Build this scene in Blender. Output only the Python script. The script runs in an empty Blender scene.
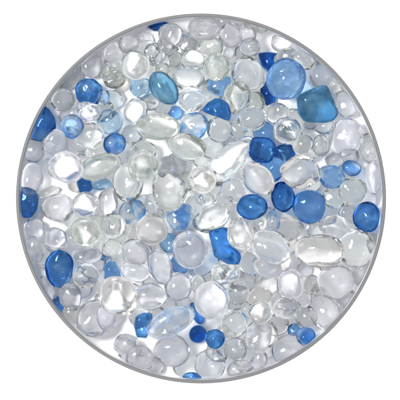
import bpy, math, random
from mathutils import Vector, noise, Matrix

random.seed(7)
S = bpy.context.scene
S.unit_settings.system = 'METRIC'
S.unit_settings.scale_length = 0.01            # one unit is one centimetre
COL = S.collection
U = 0.01                                       # one picture pixel of the layout in units
CX, CY = 200.9, 198.4                          # middle of the round tray in the layout
R_IN, R_OUT = 181.8 * U, 185.0 * U
DEPTH = 0.34                                   # depth of the tray below the board

# ------------------------------------------------------------------ materials
def new_mat(name):
    m = bpy.data.materials.new(name); m.use_nodes = True
    nt = m.node_tree; nt.nodes.clear()
    out = nt.nodes.new('ShaderNodeOutputMaterial')
    return m, nt, out

def plain(name, col, rough, bump=0.0, scale=200.0, var=0.0):
    m, nt, out = new_mat(name)
    p = nt.nodes.new('ShaderNodeBsdfPrincipled')
    p.inputs['Roughness'].default_value = rough
    p.inputs['Specular IOR Level'].default_value = 0.3
    tc = nt.nodes.new('ShaderNodeTexCoord')
    n = nt.nodes.new('ShaderNodeTexNoise'); n.inputs['Scale'].default_value = scale; n.inputs['Detail'].default_value = 4
    nt.links.new(tc.outputs['Object'], n.inputs['Vector'])
    mix = nt.nodes.new('ShaderNodeMix'); mix.data_type = 'RGBA'
    mix.inputs[6].default_value = (*[c * (1 - var) for c in col], 1)
    mix.inputs[7].default_value = (*[min(1, c * (1 + var)) for c in col], 1)
    nt.links.new(n.outputs['Fac'], mix.inputs[0])
    nt.links.new(mix.outputs[2], p.inputs['Base Color'])
    if bump:
        b = nt.nodes.new('ShaderNodeBump'); b.inputs['Strength'].default_value = bump; b.inputs['Distance'].default_value = 0.002
        nt.links.new(n.outputs['Fac'], b.inputs['Height']); nt.links.new(b.outputs['Normal'], p.inputs['Normal'])
    nt.links.new(p.outputs['BSDF'], out.inputs['Surface'])
    return m

def gel(name, tint, milk=0.06, patch=None, patch_lo=0.45, patch_hi=0.6, patch_scale=6.5, rough=0.05, ior=1.39, bump=0.2, milk_col=(0.8, 0.815, 0.82)):
    """Clear or dyed silica gel: refracting body, a little milky haze, faint dimples; patch = second tint in soft blotches of dye, or of blue refraction and reflection painted on clear beads."""
    m, nt, out = new_mat(name)
    L = nt.links.new
    tc = nt.nodes.new('ShaderNodeTexCoord')
    oi = nt.nodes.new('ShaderNodeObjectInfo')
    off = nt.nodes.new('ShaderNodeVectorMath'); off.operation = 'MULTIPLY_ADD'
    comb = nt.nodes.new('ShaderNodeCombineXYZ')
    for k in range(3): L(oi.outputs['Random'], comb.inputs[k])
    off.inputs[1].default_value = (37.0, 91.0, 53.0)
    L(comb.outputs[0], off.inputs[0]); L(tc.outputs['Object'], off.inputs[2])
    vec = off.outputs[0]
    g = nt.nodes.new('ShaderNodeBsdfGlass')
    g.inputs['IOR'].default_value = ior; g.inputs['Roughness'].default_value = rough
    if patch is not None:
        n = nt.nodes.new('ShaderNodeTexNoise'); n.inputs['Scale'].default_value = patch_scale; n.inputs['Detail'].default_value = 1.5
        L(vec, n.inputs['Vector'])
        r = nt.nodes.new('ShaderNodeValToRGB')
        r.color_ramp.elements[0].position = patch_lo; r.color_ramp.elements[0].color = (*tint, 1)
        r.color_ramp.elements[1].position = patch_hi; r.color_ramp.elements[1].color = (*patch, 1)
        L(n.outputs['Fac'], r.inputs['Fac']); L(r.outputs['Color'], g.inputs['Color'])
    else:
        hv = nt.nodes.new('ShaderNodeHueSaturation'); hv.inputs['Color'].default_value = (*tint, 1)
        mr = nt.nodes.new('ShaderNodeMapRange'); mr.inputs['To Min'].default_value = 0.94; mr.inputs['To Max'].default_value = 1.04
        L(oi.outputs['Random'], mr.inputs['Value']); L(mr.outputs[0], hv.inputs['Value']); L(hv.outputs['Color'], g.inputs['Color'])
    b = nt.nodes.new('ShaderNodeTexNoise'); b.inputs['Scale'].default_value = 11.0; b.inputs['Detail'].default_value = 2.0
    L(vec, b.inputs['Vector'])
    bp = nt.nodes.new('ShaderNodeBump'); bp.inputs['Strength'].default_value = bump; bp.inputs['Distance'].default_value = 0.02
    fb = nt.nodes.new('ShaderNodeTexNoise'); fb.inputs['Scale'].default_value = 48.0; fb.inputs['Detail'].default_value = 3.0
    L(vec, fb.inputs['Vector'])
    sm = nt.nodes.new('ShaderNodeMath'); sm.operation = 'MULTIPLY_ADD'; sm.inputs[1].default_value = 0.07
    L(fb.outputs['Fac'], sm.inputs[0]); L(b.outputs['Fac'], sm.inputs[2])
    L(sm.outputs[0], bp.inputs['Height']); L(bp.outputs['Normal'], g.inputs['Normal'])
    d = nt.nodes.new('ShaderNodeBsdfTranslucent'); d.inputs['Color'].default_value = (*milk_col, 1)
    d2 = nt.nodes.new('ShaderNodeBsdfDiffuse'); d2.inputs['Color'].default_value = (*milk_col, 1)
    dm = nt.nodes.new('ShaderNodeMixShader'); dm.inputs[0].default_value = 0.5
    L(d.outputs[0], dm.inputs[1]); L(d2.outputs[0], dm.inputs[2])
    mx = nt.nodes.new('ShaderNodeMixShader')
    mn = nt.nodes.new('ShaderNodeTexNoise'); mn.inputs['Scale'].default_value = 9.0; mn.inputs['Detail'].default_value = 6.0
    L(vec, mn.inputs['Vector'])
    mm = nt.nodes.new('ShaderNodeMapRange'); mm.inputs['From Min'].default_value = 0.42; mm.inputs['From Max'].default_value = 0.75
    mm.inputs['To Min'].default_value = milk * 0.2; mm.inputs['To Max'].default_value = milk * 3.4
    L(mn.outputs['Fac'], mm.inputs['Value']); L(mm.outputs[0], mx.inputs[0])
    L(g.outputs[0], mx.inputs[1]); L(dm.outputs[0], mx.inputs[2])
    L(mx.outputs[0], out.inputs['Surface'])
    return m

BLUE = (0.10, 0.36, 0.80)
MATS = {
    'c': gel('clear_gel', (0.978, 0.985, 0.98), 0.03, bump=0.35),
    'm': gel('milky_gel', (0.97, 0.97, 0.985), 0.10, bump=0.25),
    'k': gel('grey_gel', (0.935, 0.94, 0.955), 0.11, milk_col=(0.68, 0.69, 0.72)),
    'g': gel('greenish_gel', (0.94, 0.952, 0.93), 0.07, milk_col=(0.72, 0.74, 0.70)),
    'w': gel('warm_gel', (0.985, 0.978, 0.962), 0.05),
    'd': gel('cobalt_gel', (0.26, 0.49, 0.76), 0.06, milk_col=(0.14, 0.32, 0.62), bump=0.25, patch=(0.55, 0.74, 0.90), patch_lo=0.5, patch_hi=0.70, patch_scale=5.0),
    'e': gel('deep_cobalt_gel', (0.22, 0.45, 0.74), 0.06, milk_col=(0.10, 0.28, 0.58), bump=0.3, patch=(0.36, 0.58, 0.83), patch_lo=0.5, patch_hi=0.75, patch_scale=6.0),
    'b': gel('blue_gel', (0.40, 0.61, 0.84), 0.08, milk_col=(0.25, 0.45, 0.75), bump=0.25, patch=(0.62, 0.79, 0.93), patch_lo=0.45, patch_hi=0.75, patch_scale=5.0),
    'l': gel('light_blue_gel', (0.54, 0.72, 0.91), 0.10, milk_col=(0.35, 0.55, 0.8), bump=0.3, patch=(0.68, 0.82, 0.95), patch_lo=0.45, patch_hi=0.7, patch_scale=6.0),
    'p': gel('pale_blue_gel', (0.74, 0.87, 0.96), 0.07, milk_col=(0.6, 0.75, 0.9), patch=(0.93, 0.965, 0.985), patch_lo=0.5, patch_hi=0.65),
    't': gel('teal_gel', (0.33, 0.54, 0.69), 0.12, milk_col=(0.20, 0.42, 0.58), bump=0.3, patch=(0.55, 0.70, 0.78), patch_lo=0.4, patch_hi=0.75, patch_scale=5.0),
    'x': gel('patchy_blue_gel', (0.25, 0.51, 0.82), 0.06, patch=(0.95, 0.97, 0.99), patch_lo=0.5, patch_hi=0.58, bump=0.3),
    'z': gel('pale_tint_and_reflection_gel', (0.74, 0.84, 0.95), 0.05, patch=(0.965, 0.975, 0.985), patch_lo=0.42, patch_hi=0.52, bump=0.35),  # pale blue tint; on the long clear bead it paints a blue reflection
    'y': gel('mostly_clear_patchy_gel', (0.34, 0.58, 0.86), 0.05, patch=(0.96, 0.975, 0.985), patch_lo=0.45, patch_hi=0.53, bump=0.35),  # patchy dye, and painted refraction of nearby blue on some clear beads
}
BOARD = plain('white_board_paint', (0.86, 0.86, 0.865), 0.7, 0.05, 60, 0.01)
TRAYW = plain('white_tray_enamel', (0.86, 0.86, 0.87), 0.45, 0.03, 30, 0.01)
RIM = plain('grey_rim_metal', (0.12, 0.122, 0.125), 0.6, 0.05, 40, 0.06)

# ------------------------------------------------------------------ helpers
def link_mesh(name, verts, faces, mat, parent=None, loc=(0, 0, 0), smooth=True):
    me = bpy.data.meshes.new(name); me.from_pydata(verts, [], faces); me.update()
    if smooth: me.polygons.foreach_set('use_smooth', [True] * len(me.polygons))
    me.materials.append(mat)
    o = bpy.data.objects.new(name, me); COL.objects.link(o)
    o.location = loc
    if parent: o.parent = parent
    return o

def rings(profile, seg=256, closed=False):
    """Turn a list of (r, z) about the Z axis."""
    v, f = [], []
    for r, z in profile:
        for k in range(seg):
            a = 2 * math.pi * k / seg
            v.append((r * math.cos(a), r * math.sin(a), z))
    n = len(profile)
    for i in range(n if closed else n - 1):
        j = (i + 1) % n
        for k in range(seg):
            k2 = (k + 1) % seg
            f.append((i * seg + k, i * seg + k2, j * seg + k2, j * seg + k))
    return v, f

# ------------------------------------------------------------------ the setting: white board with a round opening
seg = 256
v, f = [], []
for k in range(seg):
    a = 2 * math.pi * k / seg
    v.append((R_OUT * math.cos(a) * 0.9995, R_OUT * math.sin(a) * 0.9995, 0))
for rr in (2.6, 6.0, 14.0, 30.0):
    for k in range(seg):
        a = 2 * math.pi * k / seg
        v.append((rr * math.cos(a), rr * math.sin(a), 0))
for i in range(4):
    for k in range(seg):
        k2 = (k + 1) % seg
        f.append((i * seg + k, (i + 1) * seg + k, (i + 1) * seg + k2, i * seg + k2))
board = link_mesh('tabletop', v, f, BOARD, smooth=False)
board['kind'] = 'structure'; board['label'] = 'plain white tabletop round the tray'

tray = bpy.data.objects.new('round_tray', None); COL.objects.link(tray); tray.location = (0, 0, -DEPTH)
tray['label'] = 'round white tray with thin grey rim, filled with gel beads'
tray['category'] = 'tray'
v, f = rings([(0.001, 0), (0.6, 0), (1.2, 0), (R_IN - 0.03, 0), (R_IN - 0.012, 0.004), (R_IN - 0.003, 0.014), (R_IN, 0.03), (R_IN, DEPTH - 0.02)])
f.append(tuple(range(seg))[::-1] if False else tuple(range(seg)))
link_mesh('bowl', v, f, TRAYW, tray)
t = R_OUT - R_IN; h = 0.012
prof = [(R_IN - 0.001, DEPTH - 0.02), (R_OUT, DEPTH - 0.02), (R_OUT, DEPTH + h - 0.005), (R_OUT - 0.005, DEPTH + h), (R_IN + 0.004, DEPTH + h), (R_IN - 0.001, DEPTH + h - 0.005)]
v, f = rings(prof, closed=True)
link_mesh('rim', v, f, RIM, tray, smooth=False)

# ------------------------------------------------------------------ beads
def ico(sub):
    import bmesh
    bm = bmesh.new(); bmesh.ops.create_icosphere(bm, subdivisions=sub, radius=1.0)
    vs = [v.co.copy() for v in bm.verts]; fs = [tuple(v.index for v in f.verts) for f in bm.faces]
    bm.free(); return vs, fs
ICO_V, ICO_F = ico(5)
BUB_V, BUB_F = ico(2)

AIR = plain('trapped_air', (0.78, 0.84, 0.9), 0.3)
def outline_fn(pts):
    """Smoothed radial outline through pts (relative px), as a function of angle."""
    n = len(pts); N = 96; rad = []
    for k in range(N):
        a = 2 * math.pi * k / N; dx, dy = math.cos(a), math.sin(a); best = None
        for i in range(n):
            (x1, y1), (x2, y2) = pts[i], pts[(i + 1) % n]
            ex, ey = x2 - x1, y2 - y1; den = dx * ey - dy * ex
            if abs(den) < 1e-9: continue
            tt = (x1 * ey - y1 * ex) / den; uu = (x1 * dy - y1 * dx) / den
            if tt > 0 and -1e-6 <= uu <= 1 + 1e-6 and (best is None or tt > best): best = tt
        rad.append(best or 5)
    for _ in range(3): rad = [(rad[k - 1] + 2 * rad[k] + rad[(k + 1) % N]) / 4 for k in range(N)]
    def fn(a):
        q = (a % (2 * math.pi)) / (2 * math.pi) * N; i = int(q) % N; fr = q - int(q)
        return rad[i] * (1 - fr) + rad[(i + 1) % N] * fr
    return fn

#  x, y, rx, ry, tilt, layer, tint, options   (layer 0 lies on the tray, higher lies on top)
B = []
def b(x, y, rx, ry=None, tilt=0, layer=1, mat='c', **k):
    B.append(dict(x=x, y=y, rx=rx, ry=ry or rx, tilt=tilt, layer=layer, mat=mat, **k))

# --- blue and teal beads, each with a name of its own
b(157, 21, 11, 9, 0, 1, 'd', lab='deep blue bead tucked under the top of the rim', ref='rim-top blue bead')
b(164, 89, 19, 12.5, -52, 3, 't', lab='elongated glossy teal bead, the only teal one that is bean-shaped', ref='teal bean-shaped bead', rz=11)
b(141, 88, 11, 11, 0, 1, 'p', lab='pale sky-blue bead half under the left end of the teal bean-shaped bead', ref=None)
b(219, 86, 14, 12, 0, 3, 'l', poly=[(-11,-8),(2,-11),(12,-9),(10,11),(-2,10),(-12,4)], lab='blocky light blue bead wedged just above the dark blue half-moon bead', ref='blocky light blue bead')
b(217, 110, 14, 10, 0, 4, 'e', rz=8, poly=[(-16,1),(-9,-7),(-2,-11),(6,-10),(12,-4),(14,5),(12,12),(2,8),(-7,5)], lab='dark blue half-moon bead with one flat edge', ref='half-moon blue bead')
b(268, 61, 11, 12, 0, 0, 'd', poly=[(-10,-9),(0,-10),(10,-9),(8,6),(2,12),(-6,4)], lab='dark blue wedge at the upper left of the largest pitted blue bead', ref='upper dark blue wedge')
b(269, 93, 8, 13, 10, 0, 'd', lab='small dark blue bead squeezed under the lower left of the pitted blue bead', ref=None)
b(286, 79, 20, 21, 0, 3, 'l', bub=9, dim=0.05, lab='largest pitted blue bead, mid blue and see-through with a dimpled surface', ref='pitted blue bead')
b(317, 104, 21, 17, 0, 3, 't', poly=[(-21,-8),(-9,-14),(5,-19),(11,-18),(17,-4),(22,9),(17,17),(2,19),(-13,17),(-19,9)], rz=13, lab='big chipped teal chunk with a straight upper edge and blunt corners', ref='chipped teal chunk')
b(262, 150, 13.5, 13, 0, 2, 'e', lab='round dark blue bead at the top of the central blue cluster', ref='upper cluster blue bead')
b(264, 132, 11, 11, 0, 1, 'l', lab='small pale blue bead just above the round dark blue cluster bead', ref=None)
b(284, 154, 12, 10, 20, 1, 'd', lab='small blue bead hiding right of the topmost dark blue cluster bead', ref=None)
b(273, 167, 18, 13, 50, 1, 'b', lab='slanting blue bead between the two large clear ovals of the blue cluster', ref=None)
b(283, 197, 12, 15.5, 5, 3, 'e', lab='dark royal blue egg-shaped bead standing upright in the blue cluster', ref='royal blue egg')
b(309, 207, 17, 17, 0, 2, 'b', lab='large round blue bead with a lighter middle, right of the royal blue egg', ref='large round blue bead')
b(252, 207, 15.5, 13, 0, 2, 'd', bub=4, lab='wide dark blue bead left of the royal blue egg', ref='wide dark blue bead')
b(273, 221, 7, 11, 0, 2, 'y', lab='small pale bead with a blue foot below the royal blue egg', ref=None)
b(332, 177, 14, 12, -15, 1, 'y', dim=0.04, lab='pale blue frosted oval bead right of the large clear blue-cluster oval', ref='frosted pale blue oval')
b(352, 168, 10, 8, -10, 1, 'y', lab='small blue and white streaked bead near the right part of the rim', ref='streaked blue bead')
b(367, 217, 14, 15.5, 0, 2, 'd', bub=7, lab='deep blue bead speckled with tiny bubbles by the right part of the rim', ref='speckled blue bead')
b(89, 92, 14, 14, 0, 2, 'd', lab='round deep blue bead with crinkled highlights in the upper left', dim=0.05, bub=3, ref='crinkled blue bead')
b(103, 97, 7, 8, 0, 1, 'p', lab='small icy pale bead at the lower right of the crinkled blue bead', ref=None)
b(43, 121, 14, 20, -20, 1, 'd', bub=6, poly=[(-15,19),(-14,6),(-8,-8),(-2,-18),(6,-12),(12,-3),(13,8),(6,16),(-4,21)], lab='long deep blue bead pressed on the upper left of the rim', ref='long rim blue bead')
b(73, 127, 12, 12.5, 0, 2, 'y', lab='round bead swirled half blue half clear in the upper left', ref='swirled blue bead')
b(110, 122, 13, 13, 0, 1, 'p', lab='round pale sky-blue bead above the cupped blue bead', ref='pale sky-blue bead')
b(115, 144, 11.5, 11, 15, 2, 'x', lab='cupped blue bead with a whitish hollow on its right side', ref='cupped blue bead')
b(55, 157, 8, 6, 45, 0, 'b', lab='tiny blue sliver under the clear beads on the left', ref=None)
b(84, 185, 8, 8, 0, 2, 'e', poly=[(-8,-3),(-1,-9),(7,-4),(8,4),(3,9),(-5,8)], lab='tiny five-sided cobalt bead above two round grey ones', ref='five-sided cobalt bead')
b(103, 184, 13, 6, 15, 0, 'p', lab='pale blue flat bead right of the five-sided cobalt bead', ref=None)
b(26, 202, 12, 16, 0, 1, 'd', bub=4, lab='deep blue bead cut short by the far left of the rim', ref='far-left blue bead')
b(59, 269, 14.5, 19.5, 0, 2, 'd', bub=9, lab='tall egg-shaped deep blue bead on the lower left, full of bubbles', ref='tall blue egg')
b(57, 305, 10, 8, -40, 0, 'b', lab='blue bead peeping from the rim below the tall blue egg', ref='lower-left rim blue bead')
b(112, 270, 9, 9, 0, 1, 'b', poly=[(-8,-5),(-3,-9),(3,-8),(8,2),(9,9),(-8,9)], lab='small blue trapezoid bead on the left, between clear beads', ref='blue trapezoid bead')
b(104, 258, 5, 3, 0, 1, 'b', lab='tiny blue splinter at the top of the blue trapezoid bead', ref=None)
b(132, 211, 14, 12, 30, 1, 'y', lab='clear bead with blue refraction painted in the middle, left of centre', ref='blue-centred bead')  # blue refracted from its neighbours, put into the tint
b(179, 216, 14.5, 15, 0, 2, 'y', poly=[(-13,-10),(0,-14),(12,-11),(13,4),(6,14),(-4,16),(-12,6)], lab='cone-shaped clear bead with blue refraction painted as a cap near the centre', ref='blue-capped cone')  # the cap is refracted blue painted as patches of tint
b(169, 243, 10, 10, 0, 1, 'l', lab='small blue bead below the blue-capped cone', ref=None)
b(204, 265, 17, 11, 35, 0, 'z', lab='light blue bead lying under the big notched clear bead', ref='sheltered light blue bead')
b(180, 264, 11, 11, 0, 0, 'l', lab='blue bead showing at the lower left of the big notched clear bead', ref=None)
b(222, 245, 13, 19, 40, 3, 'e', rz=11, poly=[(-14,-15),(2,-18),(11,-15),(12,2),(20,10),(17,20),(5,19),(-8,11)], lab='dark blue angular bead under a clear oval, below the wide dark blue bead', ref='angular dark blue bead')
b(144, 325, 10.5, 13, 0, 1, 'd', poly=[(-8,-9),(0,-13),(9,-12),(7,0),(3,13),(-7,12),(-10,0)], lab='blue wedge-like bead at the left tip of the long slanting bead', ref='blue wedge near bottom')
b(171, 321, 26, 14, 27, 3, 'z', lab='long slanting clear bead with a painted pale blue reflection, near the bottom', ref='long slanting bead')  # blue reflection painted into the gel colour
b(198, 335, 9, 9, 0, 2, 'd', lab='small round blue bead, left one of the touching blue pair', ref='left bead of the blue pair')
b(215, 339, 10, 10, 0, 2, 'd', lab='small round blue bead, right one of the touching blue pair', ref='right bead of the blue pair')
b(197, 314, 6, 12, 25, 0, 'b', lab='narrow blue bead showing above the touching blue pair', ref=None)
b(192, 378, 9.5, 5.5, 0, 1, 'd', lab='blue bead cut by the bottom of the rim', ref='bottom rim blue bead')
b(294, 331, 6, 7.5, -10, 1, 'b', lab='blue crescent-like bead near the lower right of the rim', ref='blue crescent bead')
b(306, 337, 10, 10, 0, 1, 'x', lab='blue and clear striped bead touching the lower right of the rim', ref='striped blue bead')
b(175, 112, 8, 7, 0, 0, 'l', lab='faint blue bead deep below the right end of the teal bean-shaped bead', ref=None)
b(194, 127, 15, 15, 0, 2, 'y', bub=5, dim=0.05, lab='crackled clear bead with blue flecks, below the frosted round one', ref='blue-flecked bead')

# --- clear, milky, grey and greenish beads
for r in '''
129 43 10.5 10.5 0 1 k
113 55 13 13 0 1 m
90 65 12 12 0 1 k
136 66 14 14 0 2 c
155 55 10.5 11 0 2 k
114 79 12 9.5 0 2 g
171 36 12.5 13 0 1 k
163 70 7.5 7 0 2 k
173 57 8 10 30 0 c
144 38 9 7 0 0 m
204 29 16 12 0 2 m
187 45 10 11 -30 1 c
211 47 12 10 0 2 g
231 35 12 12.5 0 1 m
223 20 10 8 0 0 k
193 60 12 10 0 2 c
217 67 12.5 14 0 3 k
188 79 16 11 -8 2 c
229 53 6 6 0 2 k
250 47 10 9.5 0 1 k
239 24 10 8 0 0 m
256 25 13 6.5 -15 1 g
282 42 10.5 10 0 1 w
303 59 12 9 -30 1 c
248 74 16.5 18.5 10 2 c
322 75 12 12 0 1 k
316 56 9 7 -40 0 m
237 98 13 16 0 3 g
277 113 12 10.5 0 1 w
287 131 14 13.5 0 2 c
346 137 17 19 -15 2 m
347 104 11 13 20 1 m
371 151 10 13 -10 1 m
300 172 20 17 -15 3 w
257 179 14 19 40 3 w
290 229 14 12 0 1 w
353 191 14 14 0 1 g
335 198 11.5 11 0 1 c
375 177 10 17 0 2 m
334 227 15 13 0 2 m
303 144 10.5 11 0 1 c
321 145 9.5 11 0 1 k
325 125 11 9 0 0 c
319 251 24.5 16.5 0 2 w
356 248 18.5 19 0 1 c
270 246 21 16 -25 2 c
267 267 14.5 11 -10 2 k
249 263 11 12 0 1 c
305 270 8 7 0 0 k
290 284 13.5 15 0 2 k
336 282 18 16.5 0 2 m
271 285 12 10 0 0 c
259 297 13 10 20 1 w
287 308 14 11 0 1 c
364 273 9 14 -25 0 m
312 285 9 10 0 1 c
326 313 19 16 -45 1 m
289 350 17 15 20 1 m
267 334 11 14 0 1 c
262 350 12 11 0 0 m
308 317 12 11 0 0 c
349 300 11 10 0 0 k
210 364 15.5 15.5 0 2 m
235 349 11.5 11.5 0 2 k
240 369 13 8.5 15 1 m
259 360 8.5 10 0 2 k
234 324 13.5 13.5 0 1 c
258 336 13 16 -20 1 m
126 345 12.5 11 0 2 m
139 359 14 14 0 2 k
155 368 9 10 0 1 m
172 351 18 16 -10 2 m
95 319 20 18 20 2 m
108 317 14 12 35 1 k
70 297 11 14 0 1 k
119 295 20 19 -20 2 w
86 276 13 12 0 1 c
33 250 11.5 14 0 1 m
56 239 12 11.5 0 1 k
46 290 9 14 20 0 m
88 256 14 8 5 1 k
87 232 16 15 0 2 g
86 205 13.5 13 0 2 k
108 203 10 14.5 0 2 k
33 229 11.5 11 0 1 k
32 150 12 13 0 1 m
31 179 12 17 -15 1 m
66 167 18 16 0 2 m
57 208 16 14 0 1 m
48 192 12 5 20 1 c
100 167 22 12 20 2 g
128 183 15 19 0 1 m
114 226 12.5 12.5 0 2 m
143 166 14.5 15.5 0 3 k
152 229 15.5 15.5 0 3 w
153 204 8.5 10 0 1 k
170 190 17 21 15 2 m
202 180 14 14 0 3 w
187 147 19 13 -15 2 g
230 160 24 14 38 2 c
212 219 19 13 30 2 m
190 250 17.5 18.5 0 2 m
240 234 13 17 15 4 w
205 199 9 7 0 1 c
225 199 9 7 -20 1 c
233 191 13 12 0 1 c
136 252 14 13 0 1 k
112 248 10 10 0 1 c
160 267 12 18 15 2 k
136 272 16 10 -10 1 m
151 296 15.5 13.5 0 2 k
178 287 13.5 14.5 0 2 k
198 285 9.5 10 0 2 c
212 300 18 19 0 3 m
225 272 15 12 20 2 c
238 292 11 13 0 1 c
260 312 12 12 0 2 c
69 79 14 9 35 0 m
62 100 12.5 11.5 0 1 c
89 112 11.5 10 0 2 k
112 99 12 10 0 0 c
136 111 11.5 13 -30 2 c
158 127 21.5 13.5 -8 3 g
143 151 13 11 0 2 m
132 134 11 10 0 1 c
55 142 12.5 13 0 1 m
70 115 12 11 0 0 k
90 136 15 13 0 1 c
99 151 14 11 0 0 w
191 99 14 13 0 2 c
219 129 12 13 0 1 c
211 147 12 11 0 1 m
252 119 15 12 20 1 m
247 147 10 11 0 1 c
150 101 10 9.5 0 1 k
350 182 0 0 0 0 x
368 197 10 10 0 0 m
128 100 0 0 0 0 x
78 145 13 11 0 0 m
262 226 9 10 0 1 w
241 217 10 9 0 0 c
122 200 9 10 0 0 m
72 219 10 10 0 0 c
103 245 11 10 0 0 c
132 295 12 12 0 0 c
165 305 12 9 0 0 m
247 281 9 10 0 0 k
282 262 10 10 0 0 w
302 300 10 9 0 1 k
236 265 9 9 0 0 c
336 160 10 8 0 0 k
311 122 9 7 0 0 m
206 14 12 6 0 0 m
233 71 8 9 0 0 c
203 75 10 9 0 0 c
127 58 8 8 0 0 c
175 165 12 12 0 0 k
195 205 10 10 0 0 m
166 168 9 12 0 1 k
219 175 12 11 0 0 c
277 325 12 11 0 0 m
246 310 9 10 0 0 c
182 302 8 7 0 0 c
348 230 9 9 0 0 c
316 229 9 9 0 0 c
329 265 10 9 0 0 c
345 264 9 9 0 0 c
372 243 8 10 -10 0 m
251 135 9 9 0 0 c
233 144 10 9 0 0 k
207 116 9 9 0 0 c
175 140 9 8 0 0 k
82 158 10 9 0 0 c
'''.strip().splitlines():
    q = r.split()
    if float(q[2]) == 0: continue
    z = [float(z) for z in q[:5]]; z[2] *= 1.03; z[3] *= 1.03
    b(*z, int(q[5]), q[6])

# --- more colourless beads lying at the bottom of the heap, wherever the layers above leave room
frnd = random.Random(11)
WHITE = [(128, 99), (38, 180), (62, 192), (68, 222), (143, 185), (290, 38), (270, 34), (52, 98), (110, 335), (150, 340), (105, 345), (356, 118), (112, 246), (95, 335), (75, 270), (148, 15), (188, 340), (100, 190), (300, 270)]
nf = 0
for _ in range(6000):
    if nf >= 76: break
    a = frnd.uniform(0, 2 * math.pi); rr = 179 * math.sqrt(frnd.random()); x, y = CX + rr * math.cos(a), CY + rr * math.sin(a)
    m = frnd.uniform(8, 13)
    if any(math.hypot(x - p, y - q) < m + 3 for p, q in WHITE): continue
    near = [(math.hypot(x - o['x'], y - o['y']) - (o['rx'] + o['ry']) / 2, o['layer']) for o in B]
    if min(near)[0] < -0.4 * m or any(d < m * 0.25 and l == 0 for d, l in near): continue
    b(round(x, 1), round(y, 1), m, m * frnd.uniform(0.82, 1.12), frnd.uniform(-60, 60), 0, frnd.choice('cccmkw')); nf += 1
print('FILL', nf)

for o in B:
    if not o.get('lab') and 60 < o['y'] < 235 and 95 < o['x'] < 265:
        if o['mat'] == 'm': o['mat'] = 'c'
        elif o['mat'] == 'k' and frnd.random() < 0.5: o['mat'] = 'g'

def effr(o, a):
    """Half-width of the bead's outline towards angle a."""
    t = math.radians(o['tilt']) if 'poly' not in o else 0
    c, s = math.cos(a - t), math.sin(a - t)
    return 1 / math.sqrt((c / o['rx']) ** 2 + (s / o['ry']) ** 2)

for o in B:
    o['X'], o['Y'] = o['x'] - CX, CY - o['y']
    m = (o['rx'] + o['ry']) / 2
    o.setdefault('rz', min(o['rx'], o['ry']) * 0.40 + m * 0.36)
placed = []
SOFT = 0.99
for o in sorted(B, key=lambda q: (q['layer'], q['rx'] * q['ry'])):
    z = o['rz'] * 1.0
    for p in placed:
        dx, dy = o['X'] - p['X'], o['Y'] - p['Y']; d = math.hypot(dx, dy)
        a = math.atan2(dy, dx); s = (effr(o, a) + effr(p, a)) * SOFT
        if d < s: z = max(z, p['Z'] + (o['rz'] + p['rz']) * 0.95 * math.sqrt(1 - (d / s) ** 2))
    if math.hypot(o['X'], o['Y']) > 150: z = max(o['rz'] * 0.9, min(z, DEPTH / U + 3 - o['rz']))
    o['Z'] = z; placed.append(o)

# --- wording
def words_for(o):
    m = (o['rx'] + o['ry']) / 2; e = max(o['rx'], o['ry']) / min(o['rx'], o['ry'])
    size = 'tiny' if m < 8.5 else 'small' if m < 11 else 'medium' if m < 14 else 'large'
    shape = 'round' if e < 1.15 else 'oval' if e < 1.5 else 'elongated'
    tint = {'c': 'clear', 'm': 'milky', 'k': 'greyish', 'g': 'greenish', 'w': 'warm-tinted'}[o['mat']]
    return size, shape, tint
lands = [o for o in B if o.get('ref')]
rest = [o for o in B if not o.get('lab')]
DIRS = ['right of', 'above and right of', 'above', 'above and left of', 'left of', 'below and left of', 'below', 'below and right of']
ORD = ['', 'second ', 'third ', 'fourth ', 'fifth ', 'sixth ']
buckets = {}
for o in rest:
    L = min(lands, key=lambda q: math.hypot(q['X'] - o['X'], q['Y'] - o['Y']))
    d = math.hypot(L['X'] - o['X'], L['Y'] - o['Y']); a = math.atan2(o['Y'] - L['Y'], o['X'] - L['X'])
    k = int(round(a / (math.pi / 4))) % 8
    o['d'] = d
    buckets.setdefault((L['ref'], k), []).append(o)
for (ref, k), os_ in buckets.items():
    os_.sort(key=lambda q: q['d'])
    for i, o in enumerate(os_):
        size, shape, tint = words_for(o)
        if len(os_) == 1: o['lab'] = f'{size} {shape} {tint} bead {DIRS[k]} the {ref}'
        else: o['lab'] = f'{size} {shape} {tint} bead, {["first","second","third","fourth","fifth","sixth","seventh"][i]} {DIRS[k]} the {ref}'
labs = [o['lab'] for o in B]
for l in sorted(set(x for x in labs if labs.count(x) > 1)): print('DUP', l)
for l in labs:
    if len(l.split()) > 16: print('LONG', l)
open('/dev/stderr','w').write(f"BEADS {len(B)} {sorted(round(o['Z']) for o in B)[::20]}\n")

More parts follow.
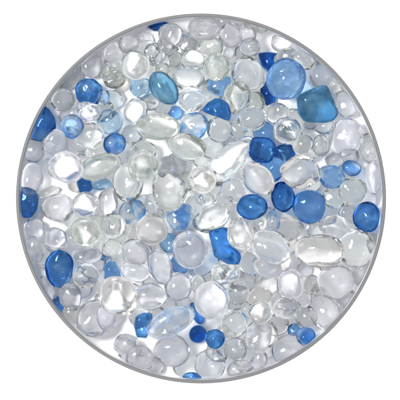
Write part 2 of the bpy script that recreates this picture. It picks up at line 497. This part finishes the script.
# --- the meshes
RC = R_IN - 0.006
for i, o in enumerate(B):
    rnd = random.Random(i * 13 + 5)
    seedv = Vector((rnd.uniform(-50, 50), rnd.uniform(-50, 50), rnd.uniform(-50, 50)))
    fn = outline_fn([(px, -py) for px, py in o['poly']]) if 'poly' in o else None
    t = math.radians(o['tilt']); ct, st = math.cos(t), math.sin(t)
    wob = rnd.uniform(0.05, 0.17); dim = o.get('dim', 0.0)
    cx, cy, cz = o['X'] * U, o['Y'] * U, o['Z'] * U - DEPTH
    tipx, tipy = rnd.uniform(-0.16, 0.16), rnd.uniform(-0.16, 0.16)
    vs = []
    def bulge(c):
        return 1 + wob * noise.noise(c * 0.9 + seedv) * 1.2 + wob * 0.35 * noise.noise(c * 2.1 + seedv * 1.7)
    probe = [c * bulge(c) for c in ICO_V[::4]]   # keep the measured width and length whatever the bulges do
    fx = 2 / (max(q.x for q in probe) - min(q.x for q in probe)); fy = 2 / (max(q.y for q in probe) - min(q.y for q in probe))
    mx_, my_ = (max(q.x for q in probe) + min(q.x for q in probe)) / 2, (max(q.y for q in probe) + min(q.y for q in probe)) / 2
    for c in ICO_V:
        n1 = noise.noise(c * 0.9 + seedv); n2 = noise.noise(c * 2.1 + seedv * 1.7)
        s = 1 + wob * n1 * 1.2 + wob * 0.35 * n2
        if dim: s -= dim * max(0.0, noise.noise(c * 5.0 + seedv) - 0.05)
        if fn:
            ch = math.hypot(c.x, c.y); a = math.atan2(c.y, c.x)
            k = ch ** 0.8 if ch > 0 else 0
            rr = fn(a) * k * (1 + 0.03 * n2)
            vx, vy = rr * math.cos(a), rr * math.sin(a)
            vz = math.copysign(abs(c.z) ** 0.72, c.z) * o['rz'] * s
            vz += c.z * 1.2 * n1
        else:
            lx, ly = (c.x * s - mx_) * fx * o['rx'], (c.y * s - my_) * fy * o['ry']
            vx, vy = lx * ct - ly * st, lx * st + ly * ct
            vz = c.z * o['rz'] * s
        vz += (vx * tipx + vy * tipy) * (0.4 if fn else 1)
        X, Y, Z = cx + vx * U, cy + vy * U, cz + vz * U
        rad = math.hypot(X, Y)
        if rad > RC - 0.03:                      # pressed flat against the wall of the tray
            e = rad - (RC - 0.03); nr = RC - 0.03 + 0.03 * (1 - math.exp(-e / 0.03))
            X *= nr / rad; Y *= nr / rad
        Z = max(Z, -DEPTH + 0.003)
        vs.append((X - cx, Y - cy, Z - cz))
    fs = list(ICO_F)
    nb = o.get('bub', rnd.choice([0, 0, 0, 1, 3]) if o['rx'] > 11 else 0)
    for _ in range(nb):                          # tiny air bubbles locked in the gel (their faces look inward)
        dv = Vector((rnd.uniform(-1, 1), rnd.uniform(-1, 1), rnd.uniform(-0.2, 1))).normalized() * rnd.uniform(0.2, 0.62)
        br = rnd.uniform(0.25, 0.55) * U
        px, py, pz = dv.x * o['rx'] * 0.9 * U, dv.y * o['ry'] * 0.9 * U, dv.z * o['rz'] * 0.9 * U
        if math.hypot(cx + px, cy + py) > RC - 0.05: continue
        base = len(vs)
        vs += [(px + q.x * br, py + q.y * br, pz + q.z * br) for q in BUB_V]
        fs += [tuple(base + k for k in ff) for ff in BUB_F]
    ob = link_mesh('gel_bead', vs, fs, MATS[o.get('patch', o['mat'])], loc=(cx, cy, cz))
    ob.data.materials.append(AIR)
    nf0 = len(ICO_F)
    for pp in ob.data.polygons[nf0:]: pp.material_index = 1
    ob['label'] = o['lab']; ob['category'] = 'gel bead'
    ob['group'] = 'blue gel beads in the tray' if o['mat'] in 'deblptxyz' else 'colourless gel beads in the tray'

# ------------------------------------------------------------------ light and camera
w = bpy.data.worlds.new('World'); S.world = w; w.use_nodes = True
bg = w.node_tree.nodes['Background']; bg.inputs['Color'].default_value = (0.965, 0.975, 0.998, 1); bg.inputs['Strength'].default_value = 0.93
def disc(name, direction, dist, size, power, col=(1, 1, 1)):
    l = bpy.data.lights.new(name, 'AREA'); l.shape = 'DISK'; l.size = size; l.energy = power; l.color = col
    o = bpy.data.objects.new(name, l); COL.objects.link(o)
    d = Vector(direction).normalized(); o.location = d * dist
    o.rotation_euler = d.to_track_quat('Z', 'Y').to_euler()
    return o
disc('softbox_lamp', (-0.38, 0.16, 0.92), 26, 7.6, 10800, (1.0, 0.985, 0.96))

cam = bpy.data.cameras.new('camera'); co = bpy.data.objects.new('camera', cam); COL.objects.link(co)
H = 40.0
co.location = ((200 - CX) * U, -(200 - CY) * U, H); cam.sensor_width = 36; cam.lens = 36 * H / 4.0
cam.dof.use_dof = True; cam.dof.focus_distance = H - 0.02; cam.dof.aperture_fstop = 0.26
cam.clip_start = 1; cam.clip_end = 500
S.camera = co
S.view_settings.view_transform = 'Standard'; S.view_settings.look = 'None'; S.view_settings.exposure = 0; S.view_settings.gamma = 1
S.render.engine = 'CYCLES'
c = S.cycles
c.max_bounces = 24; c.transmission_bounces = 24; c.glossy_bounces = 6; c.diffuse_bounces = 5; c.transparent_max_bounces = 8
c.caustics_refractive = True; c.caustics_reflective = False; c.blur_glossy = 0.3
c.sample_clamp_indirect = 8; c.use_denoising = True
c.filter_width = 2.0
